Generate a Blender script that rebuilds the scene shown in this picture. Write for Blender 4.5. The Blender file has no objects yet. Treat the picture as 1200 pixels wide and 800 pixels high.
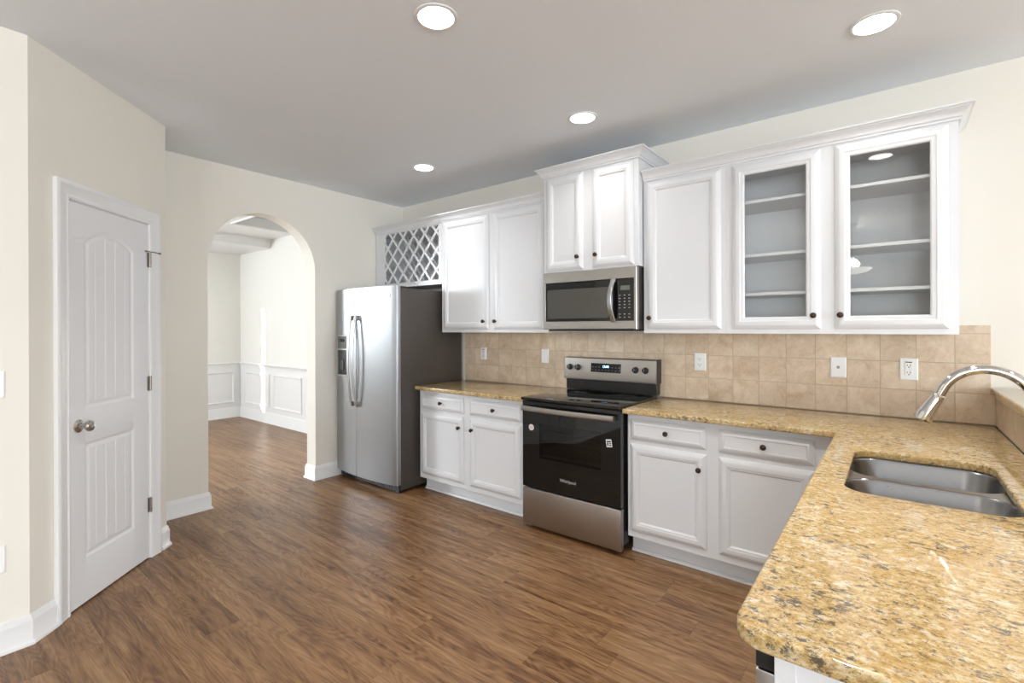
import bpy, bmesh, math, random
from mathutils import Vector, Matrix
random.seed(7)
S = bpy.context.scene
COL = S.collection
PI = math.pi
R = math.radians

# ------------------------------------------------------------------ camera
cam_d = bpy.data.cameras.new('camera'); cam = bpy.data.objects.new('camera', cam_d); COL.objects.link(cam)
yaw, pit, rol = R(38.713), R(-0.0343), R(-0.1945)
fw = Vector((-math.sin(yaw), math.cos(yaw), 0)); rt = Vector((math.cos(yaw), math.sin(yaw), 0)); up = Vector((0, 0, 1))
fw2 = fw * math.cos(pit) + up * math.sin(pit); u2 = up * math.cos(pit) - fw * math.sin(pit)
r3 = rt * math.cos(rol) + u2 * math.sin(rol); u3 = u2 * math.cos(rol) - rt * math.sin(rol)
M = Matrix((r3, u3, -fw2)).transposed().to_4x4(); M.translation = Vector((0, -3.4644, 1.4154))
cam.matrix_world = M
cam_d.sensor_width = 36; cam_d.lens = 568.4 * 36 / 1200
cam_d.shift_x = (600 - 591.44) / 1200; cam_d.shift_y = (384.52 - 400) / 1200
cam_d.clip_start = .05
S.camera = cam

# ------------------------------------------------------------------ world, sun, large lights, exposure
S.view_settings.view_transform = 'Standard'; S.view_settings.look = 'None'
S.view_settings.gamma = 1; S.view_settings.use_curve_mapping = False
S.view_settings.exposure = 0.56
w = bpy.data.worlds.new('world'); S.world = w; w.use_nodes = True
bg = w.node_tree.nodes['Background']; bg.inputs[0].default_value = (.75, .86, 1, 1); bg.inputs[1].default_value = 1.2

def sun(name, direction, energy, angle=.01):
    d = bpy.data.lights.new(name, 'SUN'); d.energy = energy; d.angle = angle; d.color = (1, .96, .9)
    o = bpy.data.objects.new(name, d); COL.objects.link(o)
    o.rotation_euler = Vector(direction).to_track_quat('-Z', 'Y').to_euler(); o.location = (-11, -4, 4)
    return o
sun('sun', (.664, 1, -.30), 16.0, .012)

def area(name, loc, direction, sx, sy, energy, color=(1, 1, 1), spread=180):
    d = bpy.data.lights.new(name, 'AREA'); d.shape = 'RECTANGLE'; d.size = sx; d.size_y = sy; d.energy = energy; d.color = color
    d.spread = R(spread)
    o = bpy.data.objects.new(name, d); COL.objects.link(o); o.location = loc
    o.rotation_euler = Vector(direction).to_track_quat('-Z', 'Y').to_euler()
    return o
FILL_COL = (.87, .94, 1)  # tint of added fill lamps that stand in for daylight from unseen windows
area('added_fill_rear', (4.4, -9.4, 1.55), (-.35, 1, .2), 1.5, 1.4, 75, FILL_COL)  # added fill from behind the camera
area('added_fill_patio', (1.6, -9.4, 1.2), (-.1, 1, .2), 1.7, 2.0, 110, FILL_COL)  # added fill behind the camera, brightens the cabinet fronts
area('added_fill_side', (7.1, -3.6, 1.5), (-1, .05, .3), 3.4, 1.6, 225, FILL_COL)  # added fill, set far off to light the left walls evenly
area('added_fill_dining', (-8.16, -4.65, 2.05), (1, .45, .3), 1.4, .85, 165, FILL_COL)  # added fill to brighten the dining room
LAMP_W = 7.0      # recessed lamps of the middle row
LAMP_BACK_W = 1.8 # dimmer row along the cabinets

# ------------------------------------------------------------------ helpers
def node_mat(name):
    m = bpy.data.materials.new(name); m.use_nodes = True
    nt = m.node_tree; b = nt.nodes['Principled BSDF']
    return m, nt, b
def plain(name, col, rough=.5, metal=0, spec=.5, coat=0, emit=None, es=0, bump=0, bscale=200):
    m, nt, b = node_mat(name)
    b.inputs['Base Color'].default_value = (*col, 1); b.inputs['Roughness'].default_value = rough
    b.inputs['Metallic'].default_value = metal; b.inputs['Specular IOR Level'].default_value = spec
    b.inputs['Coat Weight'].default_value = coat
    if emit: b.inputs['Emission Color'].default_value = (*emit, 1); b.inputs['Emission Strength'].default_value = es
    n = nt.nodes.new('ShaderNodeTexNoise'); n.inputs['Scale'].default_value = bscale; n.inputs['Detail'].default_value = 2
    tc = nt.nodes.new('ShaderNodeTexCoord'); nt.links.new(tc.outputs['Object'], n.inputs['Vector'])
    if bump:
        bp = nt.nodes.new('ShaderNodeBump'); bp.inputs['Strength'].default_value = bump; bp.inputs['Distance'].default_value = .002
        nt.links.new(n.outputs['Fac'], bp.inputs['Height']); nt.links.new(bp.outputs['Normal'], b.inputs['Normal'])
    else:
        mr = nt.nodes.new('ShaderNodeMapRange'); mr.inputs['To Min'].default_value = max(0, rough - .03); mr.inputs['To Max'].default_value = rough + .03
        nt.links.new(n.outputs['Fac'], mr.inputs['Value']); nt.links.new(mr.outputs['Result'], b.inputs['Roughness'])
    return m
def N(nt, t, **kw):
    n = nt.nodes.new(t)
    for k, v in kw.items():
        if k in n.inputs: n.inputs[k].default_value = v
        else: setattr(n, k, v)
    return n
def math_n(nt, op, a, b=None, c=None):
    n = nt.nodes.new('ShaderNodeMath'); n.operation = op
    for i, v in enumerate((a, b, c)):
        if v is None: continue
        if isinstance(v, (int, float)): n.inputs[i].default_value = v
        else: nt.links.new(v, n.inputs[i])
    return n.outputs[0]
def ramp(nt, fac, stops, interp='LINEAR'):
    n = nt.nodes.new('ShaderNodeValToRGB'); cr = n.color_ramp; cr.interpolation = interp
    while len(cr.elements) < len(stops): cr.elements.new(.5)
    for e, (p, c) in zip(cr.elements, stops): e.position = p; e.color = (*c, 1) if len(c) == 3 else c
    nt.links.new(fac, n.inputs[0]); return n.outputs[0]
def mix(nt, fac, a, b, mode='MIX'):
    n = nt.nodes.new('ShaderNodeMix'); n.data_type = 'RGBA'; n.blend_type = mode
    for s, v in ((0, fac), (6, a), (7, b)):
        if isinstance(v, (int, float)): n.inputs[s].default_value = v
        elif isinstance(v, tuple): n.inputs[s].default_value = (*v, 1)
        else: nt.links.new(v, n.inputs[s])
    return n.outputs[2]

def floor_material():
    m, nt, b = node_mat('walnut_plank_floor'); L = nt.links.new
    tc = N(nt, 'ShaderNodeTexCoord'); sp = N(nt, 'ShaderNodeSeparateXYZ'); L(tc.outputs['Object'], sp.inputs[0])
    W, LEN = .152, 1.22
    yy = math_n(nt, 'DIVIDE', sp.outputs[1], W); row = math_n(nt, 'FLOOR', yy); fy = math_n(nt, 'FRACT', yy)
    wn1 = N(nt, 'ShaderNodeTexWhiteNoise', noise_dimensions='1D'); L(row, wn1.inputs['W'])
    xx = math_n(nt, 'ADD', math_n(nt, 'DIVIDE', sp.outputs[0], LEN), math_n(nt, 'MULTIPLY', wn1.outputs[0], 7.3))
    colm = math_n(nt, 'FLOOR', xx); fx = math_n(nt, 'FRACT', xx)
    cb = N(nt, 'ShaderNodeCombineXYZ'); L(row, cb.inputs[0]); L(colm, cb.inputs[1])
    wn = N(nt, 'ShaderNodeTexWhiteNoise', noise_dimensions='3D'); L(cb.outputs[0], wn.inputs['Vector'])
    rnd = wn.outputs[0]
    def coord(kx, ky, off):
        g = N(nt, 'ShaderNodeCombineXYZ')
        L(math_n(nt, 'ADD', math_n(nt, 'MULTIPLY', sp.outputs[0], kx), math_n(nt, 'MULTIPLY', rnd, 31.0 + off)), g.inputs[0])
        L(math_n(nt, 'ADD', math_n(nt, 'MULTIPLY', sp.outputs[1], ky), math_n(nt, 'MULTIPLY', rnd, 13.0 + off)), g.inputs[1]); return g.outputs[0]
    n1 = N(nt, 'ShaderNodeTexNoise', Scale=1.0, Detail=6, Roughness=.68, Distortion=.35); L(coord(1.6, 22, 0), n1.inputs['Vector'])
    n2 = N(nt, 'ShaderNodeTexNoise', Scale=1.0, Detail=2, Roughness=.5, Distortion=.2); L(coord(1.1, 6.5, 3), n2.inputs['Vector'])
    ring = math_n(nt, 'ABSOLUTE', math_n(nt, 'SUBTRACT', math_n(nt, 'FRACT', math_n(nt, 'MULTIPLY', n2.outputs[0], 22)), .5))
    n3 = N(nt, 'ShaderNodeTexNoise', Scale=1.0, Detail=4, Roughness=.7); L(coord(9, 210, 7), n3.inputs['Vector'])
    n4 = N(nt, 'ShaderNodeTexNoise', Scale=1.0, Detail=2, Roughness=.5); L(coord(.8, 3.0, 11), n4.inputs['Vector'])
    tot = math_n(nt, 'ADD', math_n(nt, 'MULTIPLY', n1.outputs[0], .62), math_n(nt, 'MULTIPLY', ring, .16))
    tot = math_n(nt, 'ADD', tot, math_n(nt, 'MULTIPLY', n3.outputs[0], .34))
    tot = math_n(nt, 'ADD', tot, math_n(nt, 'MULTIPLY', math_n(nt, 'SUBTRACT', n4.outputs[0], .5), .22))
    tot = math_n(nt, 'ADD', tot, math_n(nt, 'MULTIPLY', math_n(nt, 'SUBTRACT', rnd, .5), .035))
    c = ramp(nt, tot, [(.37, (.080, .033, .012)), (.47, (.172, .084, .035)), (.55, (.255, .138, .062)), (.68, (.355, .212, .106))])
    tint = N(nt, 'ShaderNodeHueSaturation'); L(c, tint.inputs['Color'])
    L(math_n(nt, 'ADD', math_n(nt, 'MULTIPLY', wn1.outputs[0], .10), .95), tint.inputs['Value'])
    ey = math_n(nt, 'MULTIPLY', math_n(nt, 'MINIMUM', fy, math_n(nt, 'SUBTRACT', 1, fy)), W)
    ex = math_n(nt, 'MULTIPLY', math_n(nt, 'MINIMUM', fx, math_n(nt, 'SUBTRACT', 1, fx)), LEN)
    e = math_n(nt, 'MINIMUM', ey, ex)
    seam = N(nt, 'ShaderNodeMapRange'); L(e, seam.inputs[0]); seam.inputs['From Min'].default_value = .0003; seam.inputs['From Max'].default_value = .0014
    seam.inputs['To Min'].default_value = .62; seam.inputs['To Max'].default_value = 1
    cc = N(nt, 'ShaderNodeVectorMath', operation='SCALE'); L(tint.outputs[0], cc.inputs[0]); L(seam.outputs[0], cc.inputs['Scale'])
    L(cc.outputs[0], b.inputs['Base Color'])
    L(math_n(nt, 'ADD', math_n(nt, 'MULTIPLY', n3.outputs[0], .16), .30), b.inputs['Roughness'])
    b.inputs['Specular IOR Level'].default_value = .5
    bp = N(nt, 'ShaderNodeBump', Strength=.18, Distance=.0012)
    L(math_n(nt, 'ADD', math_n(nt, 'MULTIPLY', seam.outputs[0], 2), tot), bp.inputs['Height']); L(bp.outputs[0], b.inputs['Normal'])
    return m

def granite_material():
    m, nt, b = node_mat('gold_granite'); L = nt.links.new
    tc = N(nt, 'ShaderNodeTexCoord')
    mp = N(nt, 'ShaderNodeMapping'); mp.inputs['Scale'].default_value = (.72, 1, 1); mp.inputs['Rotation'].default_value = (0, 0, R(6)); L(tc.outputs['Object'], mp.inputs[0])
    v = mp.outputs[0]
    def ns(scale, det, rough, dist, off, vec=v):
        q = N(nt, 'ShaderNodeMapping'); q.inputs['Location'].default_value = (off, off * 1.7, off * .3); L(vec, q.inputs[0])
        n = N(nt, 'ShaderNodeTexNoise', Scale=scale, Detail=det, Roughness=rough, Distortion=dist); L(q.outputs[0], n.inputs['Vector']); return n.outputs[0]
    W = lambda k: (k, k, k)
    base = ramp(nt, ns(85, 4, .75, .2, 0), [(.34, (.33, .20, .07)), (.45, (.50, .34, .13)), (.53, (.59, .435, .215)), (.63, (.66, .56, .38))])
    base = mix(nt, ramp(nt, ns(9, 5, .7, .4, 5), [(.44, W(0)), (.64, W(.6))]), base, (.50, .31, .11))       # golden drifts
    base = mix(nt, ramp(nt, ns(45, 4, .7, .3, 9), [(.55, W(0)), (.66, W(.7))]), base, (.74, .68, .56))        # cream quartz
    base = mix(nt, ramp(nt, ns(95, 5, .75, .2, 13), [(.55, W(0)), (.64, W(.75))]), base, (.22, .14, .07))      # brown flecks
    dens = ramp(nt, ns(9, 2, .5, .3, 17), [(.40, W(0)), (.62, W(.085))])
    k4 = math_n(nt, 'ADD', ns(62, 5, .8, .25, 21), dens)
    base = mix(nt, ramp(nt, k4, [(.60, W(0)), (.66, W(.85))]), base, (.07, .065, .06))                       # dark mica clusters
    base = mix(nt, ramp(nt, ns(170, 2, .6, 0, 25, tc.outputs['Object']), [(.60, W(0)), (.68, W(.6))]), base, (.10, .065, .035))
    L(base, b.inputs['Base Color']); b.inputs['Roughness'].default_value = .06; b.inputs['Specular IOR Level'].default_value = .65
    return m

def tile_material(name, axis):
    # travertine squares; axis 'x' for the wall in the XZ plane, 'y' for the half wall in the YZ plane (object space = world space)
    m, nt, b = node_mat(name); L = nt.links.new
    tc = N(nt, 'ShaderNodeTexCoord'); sp = N(nt, 'ShaderNodeSeparateXYZ'); L(tc.outputs['Object'], sp.inputs[0])
    P = .1545
    h = sp.outputs[0] if axis == 'x' else sp.outputs[1]
    off = .25 if axis == 'x' else -.012
    a = math_n(nt, 'DIVIDE', math_n(nt, 'SUBTRACT', h, off), P); c = math_n(nt, 'DIVIDE', math_n(nt, 'SUBTRACT', sp.outputs[2], .9145), P)
    fa, fc = math_n(nt, 'FRACT', a), math_n(nt, 'FRACT', c)
    cb = N(nt, 'ShaderNodeCombineXYZ'); L(math_n(nt, 'FLOOR', a), cb.inputs[0]); L(math_n(nt, 'FLOOR', c), cb.inputs[1])
    wn = N(nt, 'ShaderNodeTexWhiteNoise', noise_dimensions='3D'); L(cb.outputs[0], wn.inputs['Vector'])
    ea = math_n(nt, 'MINIMUM', fa, math_n(nt, 'SUBTRACT', 1, fa)); ec = math_n(nt, 'MINIMUM', fc, math_n(nt, 'SUBTRACT', 1, fc))
    e = math_n(nt, 'MINIMUM', ea, ec)
    va = N(nt, 'ShaderNodeVectorMath', operation='MULTIPLY_ADD'); L(wn.outputs[1], va.inputs[0]); va.inputs[1].default_value = (9, 9, 9); L(tc.outputs['Object'], va.inputs[2])
    n1 = N(nt, 'ShaderNodeTexNoise', Scale=9, Detail=6, Roughness=.62, Distortion=.7); L(va.outputs[0], n1.inputs['Vector'])
    n2 = N(nt, 'ShaderNodeTexNoise', Scale=70, Detail=3, Roughness=.6); L(va.outputs[0], n2.inputs['Vector'])
    f = math_n(nt, 'ADD', math_n(nt, 'MULTIPLY', n1.outputs[0], .75), math_n(nt, 'MULTIPLY', n2.outputs[0], .25))
    col = ramp(nt, f, [(.33, (.52, .385, .255)), (.46, (.62, .485, .345)), (.56, (.68, .555, .415)), (.68, (.74, .635, .50))])
    hs = N(nt, 'ShaderNodeHueSaturation'); L(col, hs.inputs['Color']); L(math_n(nt, 'ADD', math_n(nt, 'MULTIPLY', wn.outputs[0], .10), .95), hs.inputs['Value'])
    g = N(nt, 'ShaderNodeMapRange'); L(e, g.inputs[0]); g.inputs['From Min'].default_value = .008; g.inputs['From Max'].default_value = .015
    colr = mix(nt, g.outputs[0], (.46, .37, .27), hs.outputs[0])
    L(colr, b.inputs['Base Color']); b.inputs['Roughness'].default_value = .42
    bp = N(nt, 'ShaderNodeBump', Strength=.5, Distance=.002); L(math_n(nt, 'ADD', g.outputs[0], math_n(nt, 'MULTIPLY', n2.outputs[0], .15)), bp.inputs['Height'])
    L(bp.outputs[0], b.inputs['Normal'])
    return m

def steel_material(name, col, rough, stretch=(1, 60, 1), aniso=.5, amp=.10):
    m, nt, b = node_mat(name); L = nt.links.new
    tc = N(nt, 'ShaderNodeTexCoord'); mp = N(nt, 'ShaderNodeMapping'); mp.inputs['Scale'].default_value = stretch; L(tc.outputs['Object'], mp.inputs[0])
    n = N(nt, 'ShaderNodeTexNoise', Scale=12, Detail=3); L(mp.outputs[0], n.inputs['Vector'])
    mr = N(nt, 'ShaderNodeMapRange'); L(n.outputs[0], mr.inputs[0]); mr.inputs['To Min'].default_value = rough - amp; mr.inputs['To Max'].default_value = rough + amp
    L(mr.outputs[0], b.inputs['Roughness'])
    b.inputs['Base Color'].default_value = (*col, 1); b.inputs['Metallic'].default_value = 1
    b.inputs['Anisotropic'].default_value = aniso
    return m

MT = {}
MT['floor'] = floor_material(); MT['granite'] = granite_material()
MT['tile'] = tile_material('travertine_wall_tile', 'x'); MT['tile_side'] = tile_material('travertine_side_tile', 'y')
MT['wall'] = plain('cream_wall_paint', (.80, .765, .69), .75, bump=.06, bscale=350)
MT['ceiling'] = plain('ceiling_paint', (.85, .885, .925), .9, bump=.05, bscale=250)
MT['dining_wall'] = plain('dining_wall_paint', (.82, .81, .77), .75, bump=.06, bscale=350)
MT['trim'] = plain('white_trim_paint', (.82, .82, .82), .35)
MT['coffer'] = plain('coffer_grey', (.45, .45, .45), .8)  # recessed panels are a darker grey than the ceiling around them
MT['cab'] = plain('white_cabinet_paint', (.71, .715, .73), .33)
MT['door'] = plain('white_door_paint', (.80, .80, .81), .38)
MT['plate'] = plain('white_plastic', (.86, .86, .85), .35)
MT['slot'] = plain('dark_slot', (.03, .03, .03), .5)
MT['bronze'] = plain('oil_rubbed_bronze', (.055, .035, .025), .38, metal=.7)
MT['nickel'] = plain('satin_nickel', (.50, .47, .43), .28, metal=1)
MT['hinge'] = plain('aged_nickel_hinge', (.36, .32, .28), .38, metal=1)
MT['steel'] = steel_material('brushed_steel', (.50, .50, .50), .32)
MT['steel_fridge'] = steel_material('brushed_steel_fridge', (.38, .39, .40), .45, (60, 60, 1), .4, .05)
MT['steel_warm'] = steel_material('brushed_steel_range', (.42, .395, .365), .36)
MT['steel_sink'] = steel_material('satin_sink_steel', (.28, .28, .285), .26, (1, 1, 3), .3, .03)
MT['chrome'] = plain('polished_chrome', (.72, .70, .67), .07, metal=1)
MT['black_glass'] = plain('black_glass', (.006, .006, .006), .04, spec=.5)
MT['black'] = plain('black_enamel', (.012, .012, .012), .28)
MT['black_matte'] = plain('black_plastic', (.02, .02, .02), .5)
MT['fridge_side'] = plain('fridge_side_panel', (.062, .052, .045), .42, bump=.2, bscale=600)
MT['key'] = plain('key_print', (.30, .30, .29), .5)
MT['ring'] = plain('burner_print', (.07, .07, .07), .15)
MT['lcd'] = plain('lcd_window', (.12, .13, .11), .2)
MT['blue_digits'] = plain('lit_digits', (.2, .4, 1), .4, emit=(.25, .45, 1), es=5)
MT['label'] = plain('sticker_paper', (.80, .79, .77), .5)
MT['red'] = plain('sticker_red', (.5, .18, .15), .5)
MT['silver_print'] = plain('silver_lettering', (.75, .75, .75), .3, metal=.6)
MT['lamp'] = plain('lamp_diffuser', (.9, .9, .9), .5, emit=(1, .98, .95), es=9)
MT['bowl'] = plain('frosted_glass_bowl', (.9, .88, .84), .4, emit=(1, .95, .86), es=3)
MT['rack_wire'] = plain('oven_rack_wire', (.4, .4, .4), .3, metal=1)
MT['cavity'] = plain('oven_cavity', (.16, .155, .15), .4)

def glass_material(name, tint, trans):
    m = bpy.data.materials.new(name); m.use_nodes = True; nt = m.node_tree; nt.nodes.clear(); L = nt.links.new
    out = nt.nodes.new('ShaderNodeOutputMaterial'); t = nt.nodes.new('ShaderNodeBsdfTransparent'); t.inputs[0].default_value = (*tint, 1)
    g = nt.nodes.new('ShaderNodeBsdfGlossy'); g.inputs['Roughness'].default_value = .02
    # Schlick reflectance, the same from either side of the sheet
    ge = nt.nodes.new('ShaderNodeNewGeometry'); dp = nt.nodes.new('ShaderNodeVectorMath'); dp.operation = 'DOT_PRODUCT'; L(ge.outputs['Incoming'], dp.inputs[0]); L(ge.outputs['Normal'], dp.inputs[1])
    ad = math_n(nt, 'MULTIPLY_ADD', math_n(nt, 'POWER', math_n(nt, 'SUBTRACT', 1, math_n(nt, 'ABSOLUTE', dp.outputs['Value'])), 5), .95, .045)
    mx = nt.nodes.new('ShaderNodeMixShader'); L(ad, mx.inputs[0]); L(t.outputs[0], mx.inputs[1]); L(g.outputs[0], mx.inputs[2])
    L(mx.outputs[0], out.inputs[0]); return m
MT['glass'] = glass_material('cabinet_glass', (.98, .985, .98), 1)
MT['window_glass'] = glass_material('window_glass', (.97, .98, .98), 1)
MT['oven_glass'] = glass_material('tinted_oven_glass', (.42, .40, .38), 1)
MT['mw_glass'] = plain('microwave_window', (.075, .072, .062), .12)

# ---- geometry helpers (all coordinates local to the thing)
def B(): return bmesh.new()
def box(bm, x0, x1, y0, y1, z0, z1, bev=0, seg=2):
    t = bmesh.new(); bmesh.ops.create_cube(t, size=1)
    for v in t.verts: v.co = Vector(((x0 + x1) / 2 + v.co.x * (x1 - x0), (y0 + y1) / 2 + v.co.y * (y1 - y0), (z0 + z1) / 2 + v.co.z * (z1 - z0)))
    if bev: bmesh.ops.bevel(t, geom=list(t.edges), offset=bev, segments=seg, profile=.5, affect='EDGES')
    join(bm, t); return bm
def join(bm, t):
    me = bpy.data.meshes.new('tmp'); t.to_mesh(me); t.free(); bm.from_mesh(me); bpy.data.meshes.remove(me)
def frame_of(d):
    d = d.normalized(); a = Vector((0, 0, 1)) if abs(d.z) < .9 else Vector((1, 0, 0))
    x = d.cross(a).normalized(); return x, d.cross(x).normalized()
def lathe(bm, prof, origin, axis, seg=24, cap=True):
    # prof: list of (distance along axis, radius)
    axis = Vector(axis).normalized(); x, y = frame_of(axis); o = Vector(origin); rings = []
    for h, r in prof:
        rings.append([bm.verts.new(o + axis * h + (x * math.cos(2 * PI * i / seg) + y * math.sin(2 * PI * i / seg)) * max(r, 1e-5)) for i in range(seg)])
    for a, b in zip(rings, rings[1:]):
        for i in range(seg): bm.faces.new((a[i], a[(i + 1) % seg], b[(i + 1) % seg], b[i]))
    if cap: bm.faces.new(rings[0][::-1]); bm.faces.new(rings[-1])
    return bm
def tube(bm, pts, r, seg=12, sx=1, sy=1, updir=None, sq=1.0):
    def se(c): return math.copysign(abs(c) ** sq, c) if abs(c) > 1e-6 else 0
    pts = [Vector(p) for p in pts]; rings = []; n = len(pts)
    rad = r if isinstance(r, (list, tuple)) else [r] * n
    px = None
    for i, p in enumerate(pts):
        d = (pts[min(i + 1, n - 1)] - pts[max(i - 1, 0)]).normalized()
        if px is None:
            px = frame_of(d)[0] if updir is None else Vector(updir)
        px = (px - d * px.dot(d)).normalized(); py = d.cross(px)
        rings.append([bm.verts.new(p + (px * se(math.cos(2 * PI * k / seg)) * sx + py * se(math.sin(2 * PI * k / seg)) * sy) * rad[i]) for k in range(seg)])
    for a, b in zip(rings, rings[1:]):
        for k in range(seg): bm.faces.new((a[k], a[(k + 1) % seg], b[(k + 1) % seg], b[k]))
    bm.faces.new(rings[0][::-1]); bm.faces.new(rings[-1]); return bm
def rings_panel(bm, x0, x1, z0, z1, yb, prof, close=True, back=True):
    # rectangular front facing -Y: prof = list of (inset, thickness in front of yb); closed by a flat centre
    rr = []
    for ins, d in prof:
        rr.append([bm.verts.new((x, yb - d, z)) for x, z in ((x0 + ins, z0 + ins), (x1 - ins, z0 + ins), (x1 - ins, z1 - ins), (x0 + ins, z1 - ins))])
    for a, b in zip(rr, rr[1:]):
        for i in range(4): bm.faces.new((a[i], a[(i + 1) % 4], b[(i + 1) % 4], b[i]))
    if close: bm.faces.new(rr[-1])
    if back: bm.faces.new(rr[0][::-1])
    return bm
def sweep(bm, path, prof, side=1, zoff=0):
    # path: list of (x, y); prof: closed list of (out, z); out is to the right of travel (side=1) or left (-1)
    P = [Vector((p[0], p[1])) for p in path]; rings = []
    for i, p in enumerate(P):
        ns = []
        for a, b in ((i - 1, i), (i, i + 1)):
            if a < 0 or b >= len(P): continue
            d = (P[b] - P[a]).normalized(); ns.append(Vector((d.y, -d.x)) * side)
        n = ns[0] if len(ns) == 1 else (ns[0] + ns[1]).normalized() / max(.2, math.cos(ns[0].angle(ns[1]) / 2))
        rings.append([bm.verts.new((p.x + n.x * o, p.y + n.y * o, z + zoff)) for o, z in prof])
    k = len(prof)
    for a, b in zip(rings, rings[1:]):
        for i in range(k): bm.faces.new((a[i], a[(i + 1) % k], b[(i + 1) % k], b[i]))
    bm.faces.new(rings[0][::-1]); bm.faces.new(rings[-1]); return bm
def prism(bm, outline, axis, a0, a1):
    # extrude a 2D outline; axis 'y': outline is (x,z); 'x': (y,z); 'z': (x,y)
    def P(p, a): return {'y': (p[0], a, p[1]), 'x': (a, p[0], p[1]), 'z': (p[0], p[1], a)}[axis]
    A = [bm.verts.new(P(p, a0)) for p in outline]; Bv = [bm.verts.new(P(p, a1)) for p in outline]; n = len(outline)
    for i in range(n): bm.faces.new((A[i], A[(i + 1) % n], Bv[(i + 1) % n], Bv[i]))
    bm.faces.new(A[::-1]); bm.faces.new(Bv); return bm
def rrect(x0, x1, y0, y1, r, n=6):
    pts = []
    rs = r if isinstance(r, (list, tuple)) else [r] * 4
    for (cx, cy, a, q) in ((x1, y0, -90, rs[1]), (x1, y1, 0, rs[2]), (x0, y1, 90, rs[3]), (x0, y0, 180, rs[0])):
        ox = cx - q if cx == x1 else cx + q; oy = cy - q if cy == y1 else cy + q
        if q < 1e-4: pts.append((cx, cy)); continue
        for i in range(n + 1): t = R(a + 90 * i / n); pts.append((ox + q * math.cos(t), oy + q * math.sin(t)))
    return pts
def slab(loops, z0, z1, bev=0, res=3):
    # flat plate with holes: loops[0] outer (bevelled outward size kept), others holes, from a filled 2D curve
    cu = bpy.data.curves.new('tmp', 'CURVE'); cu.dimensions = '2D'; cu.fill_mode = 'BOTH'
    cu.extrude = max((z1 - z0) / 2 - bev, 1e-5); cu.bevel_depth = bev; cu.bevel_resolution = res; cu.offset = -bev
    for lp in loops:
        s = cu.splines.new('POLY'); s.points.add(len(lp) - 1); s.use_cyclic_u = True
        for p, q in zip(s.points, lp): p.co = (q[0], q[1], 0, 1)
    ob = bpy.data.objects.new('tmp', cu); COL.objects.link(ob); dg = bpy.context.evaluated_depsgraph_get(); dg.update()
    me = bpy.data.meshes.new_from_object(ob.evaluated_get(dg)); bpy.data.objects.remove(ob); bpy.data.curves.remove(cu)
    bm = bmesh.new(); bm.from_mesh(me); bpy.data.meshes.remove(me)
    bmesh.ops.translate(bm, verts=bm.verts, vec=(0, 0, (z0 + z1) / 2)); bmesh.ops.remove_doubles(bm, verts=bm.verts, dist=1e-5)
    return bm
def text_bm(s, size, mat4, ext=.0006):
    cu = bpy.data.curves.new('tmp', 'FONT'); cu.body = s; cu.size = size; cu.extrude = ext; cu.align_x = 'CENTER'; cu.align_y = 'CENTER'; cu.resolution_u = 3
    ob = bpy.data.objects.new('tmp', cu); COL.objects.link(ob); dg = bpy.context.evaluated_depsgraph_get(); dg.update()
    me = bpy.data.meshes.new_from_object(ob.evaluated_get(dg)); bpy.data.objects.remove(ob); bpy.data.curves.remove(cu)
    bm = bmesh.new(); bm.from_mesh(me); bpy.data.meshes.remove(me); bmesh.ops.transform(bm, matrix=mat4, verts=bm.verts); return bm
def facing(x, y, z):      # text upright, readable from -Y
    return Matrix.Translation((x, y, z)) @ Matrix.Rotation(PI / 2, 4, 'X')

def obj(name, bm, mat, parent=None, label=None, smooth=35, loc=None):
    bmesh.ops.recalc_face_normals(bm, faces=bm.faces)
    me = bpy.data.meshes.new(name); bm.to_mesh(me); bm.free(); me.materials.append(MT[mat] if isinstance(mat, str) else mat)
    if smooth:
        for p in me.polygons: p.use_smooth = True
        me.set_sharp_from_angle(angle=R(smooth))
    o = bpy.data.objects.new(name, me); COL.objects.link(o)
    if parent: o.parent = parent
    if label: o['label'] = label
    if loc: o.location = loc
    return o
def thing(name, label, cat, loc=(0, 0, 0), rotz=0, group=None):
    o = bpy.data.objects.new(name, None); COL.objects.link(o); o.empty_display_size = .05
    o.location = loc; o.rotation_euler = (0, 0, rotz); o['label'] = label; o['category'] = cat
    if group: o['group'] = group
    return o
def tag(o, label, cat, group=None):
    o['label'] = label; o['category'] = cat
    if group: o['group'] = group
    return o
def struct(name, bm, mat, parent=None, smooth=35):
    o = obj(name, bm, mat, parent, smooth=smooth)
    if not parent: o['kind'] = 'structure'
    return o

# ------------------------------------------------------------------ room shell
H = 2.742
XW = -4.215          # wall with the arch
TH = .15
A = Vector((-3.045, -3.10)); Bp = Vector((-3.716, -2.374)); DN = (Bp - A).normalized(); NO = Vector((DN.y, -DN.x))  # NO points to the room
bm = B(); box(bm, -8.4, 7.3, -9.6, .12, -.1, 0); struct('floor', bm, 'floor')
bm = B(); box(bm, XW - TH, 7.3, -9.6, .12, H, H + .1); struct('ceiling', bm, 'ceiling')
bm = B(); box(bm, XW - TH, 7.3, 0, .12, 0, H); struct('wall_back', bm, 'wall')
bm = B(); box(bm, -8.4, XW - TH - .001, 0, .12, 0, 3.0); struct('wall_dining_back', bm, 'dining_wall')
# arch wall (YZ outline, arch opening down to the floor)
ya, yb_, zs, ra = -1.945, -1.037, 1.955, .454
out = [(-6.0, 0), (ya, 0), (ya, zs)]
yc_ = (ya + yb_) / 2
for i in range(1, 24):
    t = PI - PI * i / 24; out.append((yc_ + ra * math.cos(t), zs + ra * math.sin(t) * .985))
out += [(yb_, zs), (yb_, 0), (0, 0), (0, H), (-6.0, H)]
bm = B(); prism(bm, out, 'x', XW - TH, XW)
struct('wall_arch', bm, 'wall', smooth=30)
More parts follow.
